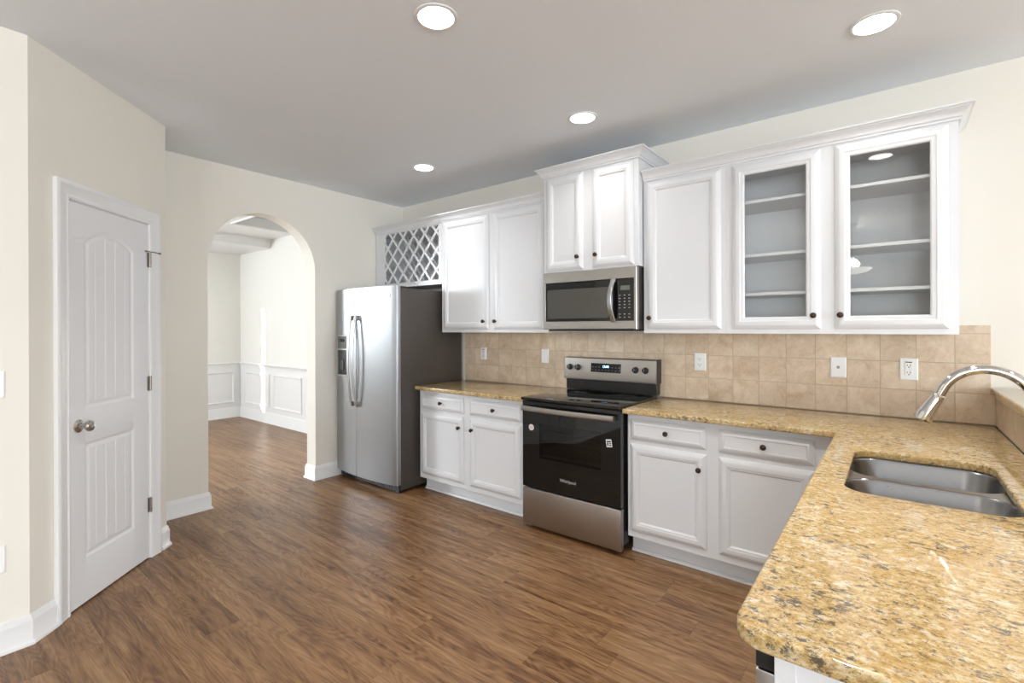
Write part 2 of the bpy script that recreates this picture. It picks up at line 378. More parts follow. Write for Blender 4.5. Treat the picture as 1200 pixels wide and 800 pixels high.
# pantry front (angled) with door opening
t0, t1, dz = .205, .825, 2.068
LA = (Bp - A).length
ang = math.atan2(DN.y, DN.x)         # local x runs along the wall from A to B
# local frame for the angled wall: x along DN, -y toward the room? rotate so that local -Y = NO
def on_wall(o): o.location = (A.x, A.y, 0); o.rotation_euler = (0, 0, ang); return o
# local x runs from A to B, local -y faces the room
bm = B(); prism(bm, [(0, 0), (t0, 0), (t0, dz), (t1, dz), (t1, 0), (LA, 0), (LA, H), (0, H)], 'y', 0, .12)
on_wall(struct('wall_pantry_front', bm, 'wall'))
bm = B(); box(bm, -3.165, -3.045, -9.499, -3.10, 0, H); struct('wall_left', bm, 'wall')
bm = B(); box(bm, XW + .001, -3.72, -2.474, -2.374, 0, H); struct('wall_pantry_side', bm, 'wall')
bm = B(); box(bm, XW + .001, -3.17, -3.6, -3.5, 0, H); struct('wall_pantry_rear', bm, 'wall')
# rear and right walls with unseen window openings, placed to suit the fill lamps
def wall_with_holes(name, axis, plane, th, a0, a1, holes, mat='wall', top=H):
    bm = B(); cur = a0
    for (h0, h1, z0, z1) in sorted(holes):
        seg = [(cur, h0, 0, top), (h0, h1, 0, z0), (h0, h1, z1, top)]
        for s in seg:
            if s[1] - s[0] < .001 or s[3] - s[2] < .001: continue
            if axis == 'y': box(bm, s[0], s[1], plane, plane + th, s[2], s[3])
            else: box(bm, plane, plane + th, s[0], s[1], s[2], s[3])
        cur = h1
    if axis == 'y': box(bm, cur, a1, plane, plane + th, 0, top)
    else: box(bm, plane, plane + th, cur, a1, 0, top)
    return struct(name, bm, mat)
wall_with_holes('wall_rear', 'y', -9.6, .1, -3.165, 7.3, [(3.6, 5.2, .8, 2.3), (.7, 2.5, .05, 2.2)])
wall_with_holes('wall_right', 'x', 7.2, .1, -9.499, -.001, [(-5.4, -1.8, .7, 2.4)])
wall_with_holes('wall_dining_front', 'x', -8.4, .12, -5.999, -.001, [(-5.40, -3.95, 1.62, 2.5), (-1.47, -1.115, .50, 2.15)], 'dining_wall', 3.0)
bm = B(); box(bm, -8.4, XW - .001, -6.12, -6.0, 0, 3.0); struct('wall_dining_side', bm, 'dining_wall')
def window(n, axis, plane, a0, a1, z0, z1, mullions, rails):
    bm = B()
    def bx(p0, p1, q0, q1, d0=0, d1=.05):
        if axis == 'y': box(bm, p0, p1, plane + d0, plane + d1, q0, q1, .004, 1)
        else: box(bm, plane + d0, plane + d1, p0, p1, q0, q1, .004, 1)
    f = .045
    bx(a0 + .001, a0 + f, z0 + .001, z1 - .001); bx(a1 - f, a1 - .001, z0 + .001, z1 - .001); bx(a0 + f, a1 - f, z0 + .001, z0 + f); bx(a0 + f, a1 - f, z1 - f, z1 - .001)
    for k in range(1, mullions + 1):
        c = a0 + (a1 - a0) * k / (mullions + 1); bx(c - .015, c + .015, z0 + f, z1 - f, .01, .04)
    for k in range(1, rails + 1):
        c = z0 + (z1 - z0) * k / (rails + 1); bx(a0 + f, a1 - f, c - .015, c + .015, .01, .04)
    o = struct('window_%d' % n, bm, 'trim')
    g = B()
    if axis == 'y': box(g, a0 + f, a1 - f, plane + .022, plane + .028, z0 + f, z1 - f)
    else: box(g, plane + .022, plane + .028, a0 + f, a1 - f, z0 + f, z1 - f)
    obj('pane', g, 'window_glass', o)
window(1, 'y', -9.58, 3.6, 5.2, .8, 2.3, 1, 1)
window(2, 'y', -9.58, .7, 2.5, .05, 2.2, 1, 0)
window(3, 'x', 7.23, -5.4, -1.8, .7, 2.4, 3, 1)
window(4, 'x', -8.38, -5.40, -3.95, 1.62, 2.5, 1, 0)  # unseen, added for the dining fill; high so its sun misses the visible floor
window(5, 'x', -8.38, -1.47, -1.115, .50, 2.15, 0, 3)  # unseen, made narrow so the sun throws a thin streak on the wall
# dining ceiling with recessed coffers, soffit along the far wall
holes = [(-6.44, -5.35, -.85, -.06), (-6.44, -5.35, -1.95, -1.13), (-6.44, -5.35, -3.05, -2.23)]
bm = slab([rrect(-8.399, XW - TH - .002, -6.0, -.001, 0)] + [rrect(h[0], h[1], h[2], h[3], 0) for h in holes], H, H + .11)
struct('ceiling_dining', bm, 'trim')
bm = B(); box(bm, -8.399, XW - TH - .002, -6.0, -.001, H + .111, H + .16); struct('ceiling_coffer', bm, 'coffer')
bm = B(); box(bm, -8.279, -7.24, -6.0, -.001, 2.615, H - .001, .003, 1); box(bm, -8.279, -7.215, -6.0, -.001, 2.700, H - .0015); struct('trim_soffit', bm, 'trim')
bm = B()
for h in holes:
    for k, (o_, d_) in enumerate(((0.0, .018), (.018, .010))):
        x0, x1, y0, y1 = h[0] - .03 + o_, h[1] + .03 - o_, h[2] - .03 + o_, h[3] + .03 - o_
        y1 = min(y1, -.03)
        for (a, b, c, d) in ((x0, x1, y0, y0 + .018), (x0, x1, y1 - .018, y1), (x0, x0 + .018, y0 + .018, y1 - .018), (x1 - .018, x1, y0 + .018, y1 - .018)):
            box(bm, a, b, c, d, H - d_, H - .0005)
struct('trim_coffer', bm, 'trim')

# baseboards
BASE = [(0, 0), (.026, 0), (.026, .006), (.022, .016), (.015, .022), (.015, .100), (.013, .108), (.009, .114), (.008, .124), (.003, .132), (0, .132)]
def baseboard(name, path, side=1, mat='trim'):
    bm = B(); sweep(bm, path, BASE, side, .0005); return struct(name, bm, mat, smooth=50)
e = .0008
pA = A + NO * e; pB = Bp + NO * e
def onw(t): q = pA + DN * t; return (q.x, q.y)
baseboard('baseboard_left', [(-3.045 + e, -9.48), (-3.045 + e, -3.10 - .0), onw(.003), onw(.128)], 1)
baseboard('baseboard_pantry', [onw(.915), onw(LA + .001), (XW + .03, -2.374 + e)], 1)
baseboard('baseboard_arch_left', [(XW + e, -2.34), (XW + e, ya + e), (XW - TH + .002, ya + e)], 1)
baseboard('baseboard_arch_right', [(XW + e, -.03), (XW + e, yb_ - e), (XW - TH - e, yb_ - e), (XW - TH - e, -.03)], -1)
baseboard('baseboard_back', [(.532, -e), (7.18, -e)], 1)
baseboard('baseboard_half_wall', [(.53 + e, -2.6), (.53 + e, -.02)], 1)
BD = [(0, 0), (.028, 0), (.028, .008), (.018, .022), (.018, .13), (.012, .145), (.012, .152), (.004, .165), (0, .165)]
bm = B(); sweep(bm, [(XW - TH - .03, -e), (-8.28 + e, -e), (-8.28 + e, -5.99)], BD, -1, .0005); struct('baseboard_dining', bm, 'trim', smooth=50)
RAIL = [(0, 0), (.010, 0), (.012, .018), (.012, .045), (.020, .052), (.022, .062), (.034, .068), (.036, .078), (.030, .086), (0, .086)]
bm = B(); sweep(bm, [(XW - TH - .002, -e), (-8.28 + e, -e), (-8.28 + e, -1.04)], RAIL, -1, .795); struct('trim_chair_rail', bm, 'trim', smooth=50)
# white wainscot field and picture-frame mouldings
bm = B(); box(bm, -8.27, XW - TH - .002, -.006, -.0006, .05, .80); box(bm, -8.2794, -8.274, -1.05, -.006, .05, .80); struct('trim_wainscot', bm, 'trim')
bm = B(); MO = [(0, 0), (0, .012), (.006, .018), (.018, .016), (.026, .008), (.030, 0)]
xs = -8.07
while xs + .8 < XW - TH - .05:
    rings_panel(bm, xs, xs + .80, .235, .735, -.006, MO, False, False); xs += .925
t = B()
for k in range(1): rings_panel(t, 0, .80, .235, .735, 0, MO, False, False)
bmesh.ops.rotate(t, verts=t.verts, cent=(0, 0, 0), matrix=Matrix.Rotation(PI / 2, 3, 'Z')); bmesh.ops.translate(t, verts=t.verts, vec=(-8.274, -.90, 0)); join(bm, t)
struct('trim_wainscot_panels', bm, 'trim', smooth=40)

# ------------------------------------------------------------------ pantry door + casing (angled wall)
CAS = [(0, 0), (.013, 0), (.013, .006), (.017, .014), (.014, .022), (.017, .060), (.022, .068), (.022, .086), (.0, .086)]
bm = B()
def casing(bm, xl, xr, zt, w=.084):
    # two legs and a head, mitred: nested ring profile built as an open frame
    prof = [(0, .0), (0, .010), (.012, .016), (.020, .012), (.028, .015), (.058, .019), (.064, .023), (.078, .023), (w, .020), (w, 0)]
    pts = []
    for o_, d in prof:
        pts.append([bm.verts.new(v) for v in ((xl - o_, -d, 0), (xl - o_, -d, zt + o_), (xr + o_, -d, zt + o_), (xr + o_, -d, 0))])
    for a, b in zip(pts, pts[1:]):
        for i in range(3): bm.faces.new((a[i], a[i + 1], b[i + 1], b[i]))
    bm.faces.new([p[0] for p in pts]); bm.faces.new([p[3] for p in pts][::-1])
casing(bm, t0 + .006, t1 - .006, dz - .004)
box(bm, t0 + .0005, t0 + .008, -.0005, .115, 0, dz - .001); box(bm, t1 - .008, t1 - .0005, -.0005, .115, 0, dz - .001); box(bm, t0 + .008, t1 - .008, -.0005, .115, dz - .008, dz - .001)
box(bm, t0 + .008, t0 + .02, .045, .08, 0, dz - .008); box(bm, t1 - .02, t1 - .008, .045, .08, 0, dz - .008)
bmesh.ops.translate(bm, verts=bm.verts, vec=(0, -.0006, 0))
on_wall(struct('trim_door_casing', bm, 'trim', smooth=40))

# door leaf as a height field over the panel layout
def door_leaf():
    W0, W1, Z0, Z1 = .2155, .8145, .008, 2.058
    bm = B()
    pl0, pl1 = .318, .684            # panel sides (local x)
    nx = []
    def grid(a, b, n): return [a + (b - a) * i / n for i in range(n + 1)]
    def depth(x, z):
        # returns recess depth (0 = face)
        def prof(d):   # d = distance inside the panel outline
            if d <= 0: return 0
            if d < .012: return .007 * (d / .012)
            if d < .020: return .007
            if d < .034: return .007 - .004 * (d - .020) / .014
            return .003
        dx = min(x - pl0, pl1 - x)
        arc = 1.868 + .075 * (1 - ((x - (pl0 + pl1) / 2) / ((pl1 - pl0) / 2)) ** 2)
        d1 = min(dx, z - 1.005, arc - z); d2 = min(dx, z - .235, .83 - z)
        d = max(d1, d2); r = prof(d)
        if d > .034:
            u = (x - pl0) / (pl1 - pl0) * 5; fr = abs(u - round(u)) * (pl1 - pl0) / 5
            if 0 < round(u) < 5 and fr < .004: r += .003 * (1 - fr / .004)
        return r
    X = [W0] + grid(pl0 - .002, pl1 + .002, 120) + [W1]
    Z = [Z0] + grid(.233, .832, 110) + grid(1.003, 1.95, 170) + [Z1]
    rows = [[bm.verts.new((x, depth(x, z), z)) for x in X] for z in Z]
    for r0, r1 in zip(rows, rows[1:]):
        for i in range(len(X) - 1): bm.faces.new((r0[i], r0[i + 1], r1[i + 1], r1[i]))
    # sides and back
    bk = [bm.verts.new((x, .035, z)) for x, z in ((W0, Z0), (W1, Z0), (W1, Z1), (W0, Z1))]
    bm.faces.new(bk[::-1]); bm.faces.new(rows[0][::-1] + [bk[0], bk[1]]); bm.faces.new(rows[-1] + [bk[2], bk[3]])
    bm.faces.new([r[0] for r in rows] + [bk[3], bk[0]]); bm.faces.new([r[-1] for r in rows][::-1] + [bk[1], bk[2]])
    return bm
dr = struct('door_1', door_leaf(), 'door', smooth=60); on_wall(dr)
kb = B(); kx, kz = .276, .925
lathe(kb, [(0, .033), (.004, .033), (.008, .028), (.012, .014), (.035, .011), (.040, .018), (.048, .026), (.058, .028), (.066, .024), (.071, .014), (.072, .001)], (kx, -.0002, kz), (0, -1, 0), 32)
obj('door_knob', kb, 'nickel', dr, 'round satin nickel knob')
for zc in (1.843, 1.081, .330):
    hb = B(); lathe(hb, [(0, .0065), (.09, .0065)], (.8185, -.010, zc - .045), (0, 0, 1), 12); box(hb, .802, .8140, -.003, -.0003, zc - .044, zc + .044)
    hg = obj('hinge', hb, 'hinge', dr)
    if zc > 1.8:
        sb = B(); tube(sb, [(.819, -.010, zc + .05), (.835, -.02, zc + .052), (.865, -.035, zc + .048)], .0035, 8); lathe(sb, [(0, .007), (.01, .007)], (.866, -.035, zc + .048), (1, 0, 0), 12)
        tube(sb, [(.819, -.010, zc + .05), (.80, -.018, zc + .052), (.785, -.012, zc + .05)], .003, 8); lathe(sb, [(0, .006), (.008, .006)], (.785, -.012, zc + .05), (0, 1, 0), 12)
        obj('door_stop', sb, 'hinge', hg)

# ------------------------------------------------------------------ tile and half wall
TL = .384
bm = B(); box(bm, -3.265, TL, -.010, -.0006, .9145, 1.3775); box(bm, TL, .4005, -.010, -.0006, .9145, 1.0655)
box(bm, .2425, TL, -.010, -.0006, 1.3775, 1.4215)
o = struct('wall_backsplash', bm, 'tile')
bm = B(); box(bm, .41, .53, -2.62, -.0005, 0, 1.064); struct('wall_half', bm, 'wall')
bm = B(); box(bm, .401, .4095, -2.585, -.0105, .9145, 1.064); struct('wall_half_tile', bm, 'tile_side')
tag(obj('bar_ledge', slab([rrect(.382, .70, -2.66, -.011, [.02, .02, 0, 0], 4)], 1.066, 1.106, .008), 'granite'), 'speckled granite ledge capping the tiled half wall beside the sink', 'ledge')

# ------------------------------------------------------------------ cabinets
def knob(parent, x, y, z, name='knob'):
    b = B(); lathe(b, [(0, .009), (.003, .009), (.006, .006), (.013, .006), (.016, .013), (.021, .0155), (.026, .014), (.029, .009), (.030, .001)], (x, y, z), (0, -1, 0), 20)
    return obj(name, b, 'bronze', parent)
DOORP = [(0, 0), (0, .008), (.004, .0115), (.020, .0185), (.024, .020), (.044, .020), (.047, .0175), (.051, .0165), (.055, .0165), (.060, .0105), (.064, .0085)]
def cab_door(root, x0, x1, z0, z1, yf, kx=None, kz=None, glass=False, name='door', mat='cab'):
    b = B()
    if not glass:
        rings_panel(b, x0, x1, z0, z1, yf, DOORP)
        d = obj(name, b, mat, root, smooth=25)
    else:
        prof = DOORP[:8] + [(.062, .0155), (.068, .010), (.068, 0)]
        rings_panel(b, x0, x1, z0, z1, yf, prof, False, False)
        # back ring
        a = [b.verts.new((x, yf, z)) for x, z in ((x0, z0), (x1, z0), (x1, z1), (x0, z1))]
        c = [b.verts.new((x, yf, z)) for x, z in ((x0 + .068, z0 + .068), (x1 - .068, z0 + .068), (x1 - .068, z1 - .068), (x0 + .068, z1 - .068))]
        for i in range(4): b.faces.new((a[i], c[i], c[(i + 1) % 4], a[(i + 1) % 4]))
        bmesh.ops.remove_doubles(b, verts=b.verts, dist=1e-5)
        d = obj(name, b, mat, root, smooth=25)
        g = B(); box(g, x0 + .066, x1 - .066, yf - .007, yf - .003, z0 + .066, z1 - .066); obj('glass_pane', g, 'glass', d)
    if kx is not None: knob(d, kx, yf - .0195, kz)
    return d
DRAWP = [(0, 0), (0, .007), (.004, .011), (.020, .0185), (.024, .020), (.030, .020), (.034, .0155), (.037, .0150)]
def cab_drawer(root, x0, x1, z0, z1, yf, mat='cab'):
    b = B(); rings_panel(b, x0, x1, z0, z1, yf, DRAWP); d = obj('drawer', b, mat, root, smooth=25)
    knob(d, (x0 + x1) / 2, yf - .0145, (z0 + z1) / 2); return d
CROWN = [(0, 0), (.008, 0), (.009, .010), (.016, .014), (.018, .022), (.022, .030), (.034, .044), (.042, .049), (.044, .054), (.052, .056), (.054, .064), (0, .064)]
def crown(root, path, z, side=1):
    b = B(); sweep(b, path, CROWN, side, z); return obj('crown_molding', b, 'cab', root, smooth=30)

def upper_box(w, dep, z0, z1, open_front=None, shelves=(), stiles=(), thick=.018):
    # carcass; open_front: list of (x0,x1,z0,z1) openings -> hollow cabinet with a face frame
    b = B()
    if not open_front:
        box(b, 0, w, -dep, -.001, z0, z1, .0015, 1); return b
    box(b, 0, thick, -dep + .018, -.001, z0, z1); box(b, w - thick, w, -dep + .018, -.001, z0, z1)
    box(b, thick, w - thick, -dep + .018, -.001, z0, z0 + thick); box(b, thick, w - thick, -dep + .018, -.001, z1 - thick, z1)
    box(b, thick, w - thick, -.007, -.001, z0 + thick, z1 - thick)
    # face frame between openings
    xs = sorted(open_front); cur = 0
    for (a, c, e0, e1) in xs:
        box(b, cur, a, -dep, -dep + .018, z0, z1); box(b, a, c, -dep, -dep + .018, z0, e0); box(b, a, c, -dep, -dep + .018, e1, z1); cur = c
    box(b, cur, w, -dep, -dep + .018, z0, z1)
    return b

ZU, ZT = 1.378, 2.385
YU = .354
# wall cabinet with two solid doors, left of the microwave
x0 = -3.228; wU = -2.062 - x0
c = thing('wall_cabinet', 'white wall cabinet with two solid doors, between the lattice rack and the microwave', 'cabinet', (x0, 0, ZU))
obj('body', upper_box(wU, YU, 0, ZT - ZU), 'cab', c)
cab_door(c, -3.200 - x0, -2.658 - x0, .027, .995, -YU, -2.703 - x0, .094)
cab_door(c, -2.602 - x0, -2.100 - x0, .027, .995, -YU, -2.590 + .014 - x0, .094)
crown(c, [(0.0, -YU - e), (wU, -YU - e)], ZT - ZU)
# wine rack cabinet over the fridge
x0 = -4.205; wR = -3.230 - x0; z0 = 1.822
c = thing('wine_rack', 'white lattice wine rack cabinet mounted above the refrigerator', 'wine rack', (x0, 0, z0))
ox0, ox1, oz0, oz1 = -4.063 - x0, -3.270 - x0, 1.866 - z0, 2.372 - z0
obj('body', upper_box(wR, YU, 0, ZT - z0, [(ox0, ox1, oz0, oz1)]), 'cab', c)
def lattice(yf, dep, sw=.0100):
    b = B(); px, pz = .158, .178; n = 0
    L_ = []
    for s in (1, -1):
        for k in range(-12, 14):
            # line z = s*(pz/px)*(x - k*px) + oz0
            pts = []
            m_ = s * pz / px
            xc0 = ox0 + (k + .3) * px
            f = lambda x: oz0 + m_ * (x - xc0)
            ca = []
            for x in (ox0, ox1):
                if oz0 <= f(x) <= oz1: ca.append((x, f(x)))
            for z in (oz0, oz1):
                x = xc0 + (z - oz0) / m_
                if ox0 < x < ox1: ca.append((x, z))
            if len(ca) < 2: continue
            ca.sort(); p, q = Vector(ca[0]), Vector(ca[-1])
            if (q - p).length < .03: continue
            d = (q - p).normalized(); nn = Vector((-d.y, d.x)) * sw
            yo = yf + (.0 if s == 1 else .0008)
            prism(b, [(p + nn)[:], (p - nn)[:], (q - nn)[:], (q + nn)[:]], 'y', yo, yo + dep)
    return b
obj('lattice', lattice(-YU - .0005, .012), 'cab', c)
obj('rear_lattice', lattice(-.12, .012), 'cab', c)
crown(c, [(0, -YU - e), (wR - .001, -YU - e)], ZT - z0)
# taller cabinet over the microwave
x0 = -2.058; wT = -1.308 - x0; z0 = 1.824; YT = .418; zt = 2.535
c = thing('wall_cabinet', 'raised white two-door cabinet above the microwave, topped by its own crown', 'cabinet', (x0, 0, z0))
obj('body', upper_box(wT, YT, 0, zt - z0), 'cab', c)
cab_door(c, -2.030 - x0, -1.722 - x0, .012, .700, -YT, -1.756 - x0, .098)
cab_door(c, -1.645 - x0, -1.340 - x0, .012, .700, -YT, -1.645 + .034 - x0, .098)
crown(c, [(-e, -.002), (-e, -YT - e), (wT + e, -YT - e), (wT + e, -.002)], zt - z0, 1)
# right: solid single door
x0 = -1.300; w1 = -.782 - x0
c = thing('wall_cabinet', 'white wall cabinet with one solid door just right of the microwave', 'cabinet', (x0, 0, ZU))
obj('body', upper_box(w1 - .001, YU, 0, ZT - ZU), 'cab', c)
cab_door(c, -1.272 - x0, -.813 - x0, .027, .995, -YU, -1.252 - x0, .100)
crown(c, [(0, -YU - e), (w1 - .0005, -YU - e)], ZT - ZU)
# right: glass doors
x0 = -.782; w2 = .241 - x0
c = thing('glass_door_cabinet', 'white wall cabinet with two glass doors showing three shelves', 'cabinet', (x0, 0, ZU))
hz = ZT - ZU
obj('body', upper_box(w2, YU, 0, hz, [(.070, .440, .045, .955), (.575, .955, .045, .955)]), 'cab', c)
for zz in (2.152, 1.836, 1.608):
    b = B(); box(b, .0185, w2 - .0185, -YU + .03, -.0075, zz - ZU - .009, zz - ZU + .009, .002, 1); obj('shelf', b, 'cab', c)
cab_door(c, -.749 - x0, -.305 - x0, .027, .995, -YU, -.337 - x0, .100, True)
cab_door(c, -.243 - x0, .207 - x0, .027, .995, -YU, -.217 - x0, .100, True)
crown(c, [(0, -YU - e), (w2 + e, -YU - e), (w2 + e, -.002)], ZT - ZU)

# base cabinets
ZC = .8825
def base_cab(name, label, loc, w, units, rotz=0, dep=.609, end=False, toe_ends=(0, 0), group=None):
    c = thing(name, label, 'cabinet', loc, rotz, group)
    b = B(); box(b, 0, w, -dep, -.001, .114, ZC, .0015, 1); box(b, toe_ends[0], w - toe_ends[1], -dep + .075, -.002, .0005, .1135); obj('body', b, 'cab', c)
    b = B(); sweep(b, [(toe_ends[0], -dep + .0745), (w - toe_ends[1], -dep + .0745)], [(0, 0), (.016, 0), (.014, .010), (.008, .017), (0, .019)], 1, .0005); obj('shoe_molding', b, 'cab', c)
    for u in units:
        a, b_, kside = u
        cab_drawer(c, a, b_, .722, .849, -dep)
        kx = {'r': b_ - .036, 'l': a + .036, 'e': b_ - .018}[kside]
        cab_door(c, a, b_, .155, .694, -dep, kx, .607)
    return c
x0 = -3.243
base_cab('base_cabinet', 'white base cabinet with two doors and two drawers between refrigerator and range', (x0, 0, 0), -2.076 - x0, [(-3.218 - x0, -2.713 - x0, 'r'), (-2.643 - x0, -2.132 - x0, 'l')], toe_ends=(.0, 0))
x0 = -1.302
base_cab('base_cabinet', 'white two-door, two-drawer base cabinet right of the range, meeting the peninsula', (x0, 0, 0), -.175 - x0, [(-1.280 - x0, -.826 - x0, 'r'), (-.760 - x0, -.308 - x0, 'e')])
# peninsula: sink base (faces -x) and dishwasher
def rotated(o): return o
sb = thing('sink_cabinet', 'white sink base cabinet under the peninsula worktop, facing the range side', 'cabinet', (.400, -.62, 0), -PI / 2)
b = B(); wS = 1.27
# shell of panels so the sink bowls hang freely inside
box(b, 0, .018, -.57, -.001, .114, ZC); box(b, wS - .018, wS, -.57, -.001, .114, ZC); box(b, .018, wS - .018, -.57, -.001, .114, .132)
box(b, .018, wS - .018, -.019, -.001, .132, ZC); box(b, .018, wS - .018, -.57, -.552, .132, ZC); box(b, 0, wS, -.495, -.002, .0005, .1135)
obj('body', b, 'cab', sb)
for a, b2, k in ((.33, .78, 'r'), (.80, 1.25, 'l')):
    cab_drawer(sb, a, b2, .722, .849, -.57); cab_door(sb, a, b2, .155, .694, -.57, b2 - .036 if k == 'r' else a + .036, .607)
# end panel of the peninsula
tp = thing('end_panel', 'white panelled end of the peninsula below the granite, beside the dishwasher', 'panel', (-.155, -2.562, 0))
b = B(); box(b, 0, .555, 0, .018, .0005, ZC, .001, 1); obj('board', b, 'cab', tp)
b = B(); box(b, .001, .032, -.006, -.0003, .0005, ZC - .001, .001, 1); box(b, .525, .555, -.006, -.0003, .0005, ZC - .001, .001, 1); box(b, .032, .525, -.006, -.0003, .0005, .12, .001, 1); obj('stile', b, 'cab', tp)
# dishwasher, door faces -x
dw = thing('dishwasher', 'built-in stainless dishwasher with black control strip at the peninsula end', 'dishwasher', (.395, -1.905, 0), -PI / 2)
b = B(); box(b, 0, .60, -.545, -.01, .10, .872, .003, 1); obj('body', b, 'black', dw)
b = B(); box(b, .0, .60, -.590, -.546, .12, .805, .004, 2); obj('door', b, 'steel', dw)
b = B(); box(b, .0, .60, -.590, -.546, .807, .876, .004, 2); obj('control_strip', b, 'black_matte', dw, 'black control strip')
b = B(); box(b, .14, .46, -.5915, -.5902, .815, .835); obj('pocket_handle', b, 'slot', dw)
b = B(); box(b, .02, .58, -.50, -.02, .001, .099); obj('toe_kick', b, 'black_matte', dw)

# ------------------------------------------------------------------ worktops
ZB, ZP = .8835, .914
bm = slab([rrect(-3.250, -2.073, -.670, -.0015, [.012, .004, 0, 0], 4)], ZB, ZP, .007)
tag(obj('worktop', bm, 'granite'), 'short gold granite worktop between the refrigerator and the range', 'worktop')
# L shape: outline counter-clockwise
r_ = .035
pts = [(-1.309, -.0015), (-1.309, -.670), (-.217 - .012, -.670)]
pts += [(-.217 - .012 * math.cos(R(a)) * 0 - .012 + .012 * math.sin(R(a)), -.670 - .012 + .012 * math.cos(R(a))) for a in (30, 60, 90)]
for a in range(0, 91, 15): pts.append((-.217 + .05 - .05 * math.cos(R(a)), -2.588 + .05 - .05 * math.sin(R(a))))
pts += [(.400, -2.588), (.400, -.0015)]
sink_hole = rrect(-.123, .278, -1.642, -1.000, [.075, .075, .075, .075], 8)
bm = slab([pts, sink_hole[::-1]], ZB, ZP, .007)
tag(obj('worktop', bm, 'granite'), 'large L-shaped gold granite worktop with the sink cut into its peninsula', 'worktop')

# ------------------------------------------------------------------ sink and faucet
sk = thing('sink', 'stainless steel double bowl undermount sink set in the granite peninsula', 'sink', (.08, -1.32, .66))
def bowl_loops(x0, x1, y0, y1, rad):
    return [(x0, x1, y0, y1, rad, ZB - .0025), (x0 + .004, x1 - .004, y0 + .004, y1 - .004, rad, ZB - .010), (x0 + .012, x1 - .012, y0 + .012, y1 - .012, rad, .735),
            (x0 + .022, x1 - .022, y0 + .022, y1 - .022, rad, .705), (x0 + .045, x1 - .045, y0 + .045, y1 - .045, rad, .692), ((x0 + x1) / 2 - .06, (x0 + x1) / 2 + .06, (y0 + y1) / 2 - .06, (y0 + y1) / 2 + .06, .058, .688)]
BO = [(-.128, .284, -1.302, -.994), (-.128, .284, -1.648, -1.334)]
O = Vector((.08, -1.32, .66))
fl = slab([rrect(-.150, .306, -1.672, -.972, .05, 5)] + [rrect(*q, .085, 8)[::-1] for q in BO], ZB - .0045, ZB - .0015, 0)
bmesh.ops.translate(fl, verts=fl.verts, vec=-O); obj('rim', fl, 'steel_sink', sk)
for i, q in enumerate(BO):
    b = B(); rg = []
    for (a0, a1, b0, b1, rad, z) in bowl_loops(*q, .085):
        rg.append([b.verts.new(Vector((p[0], p[1], z)) - O) for p in rrect(a0, a1, b0, b1, rad, 8)])
    for a, c_ in zip(rg, rg[1:]):
        for k in range(len(a)): b.faces.new((a[k], a[(k + 1) % len(a)], c_[(k + 1) % len(a)], c_[k]))
    b.faces.new(rg[-1])
    bo = obj('bowl', b, 'steel_sink', sk, smooth=60)
    b = B(); lathe(b, [(0, .045), (.004, .043), (.003, .03), (.001, .028), (.001, .001)], Vector(((q[0] + q[1]) / 2, (q[2] + q[3]) / 2, .6885)) - O, (0, 0, 1), 24); obj('drain', b, 'chrome', bo)
fc = thing('faucet', 'chrome gooseneck faucet with pull-down spray head arching over the sink', 'faucet', (.346, -1.25, .9145))
b = B(); lathe(b, [(0, .030), (.004, .030), (.010, .026), (.060, .024), (.075, .021), (.085, .0165)], (0, 0, 0), (0, 0, 1), 28); obj('base', b, 'chrome', fc)
cx, cz, rr_ = .235 - .346, 1.163 - .9145, .112
P_ = [(cx + rr_, 0, .08), (cx + rr_, 0, .16)]
for a in range(0, 153, 8): P_.append((cx + rr_ * math.cos(R(a)), 0, cz + rr_ * math.sin(R(a))))
P_.append((.122 - .346, 0, 1.184 - .9145))
b = B(); tube(b, P_, .0150, 20); obj('spout', b, 'chrome', fc)
b = B(); hd = Vector((.122 - .346, 0, 1.184 - .9145)); tp_ = Vector((.078 - .346, 0, 1.099 - .9145)); ax = (tp_ - hd); Lh = ax.length
lathe(b, [(.0005, .0155), (.004, .0185), (.012, .0175), (.016, .0180), (Lh * .6, .0225), (Lh, .0275), (Lh + .004, .0265), (Lh + .002, .018), (Lh + .001, .001)], hd, ax, 28); obj('spray_head', b, 'chrome', fc)
b = B(); tube(b, [(.024, 0, .045), (.045, 0, .05)], .012, 14); tube(b, [(.040, 0, .05), (.046, 0, .10), (.050, -.02, .15)], [.007, .006, .005], 10); obj('lever', b, 'chrome', fc)

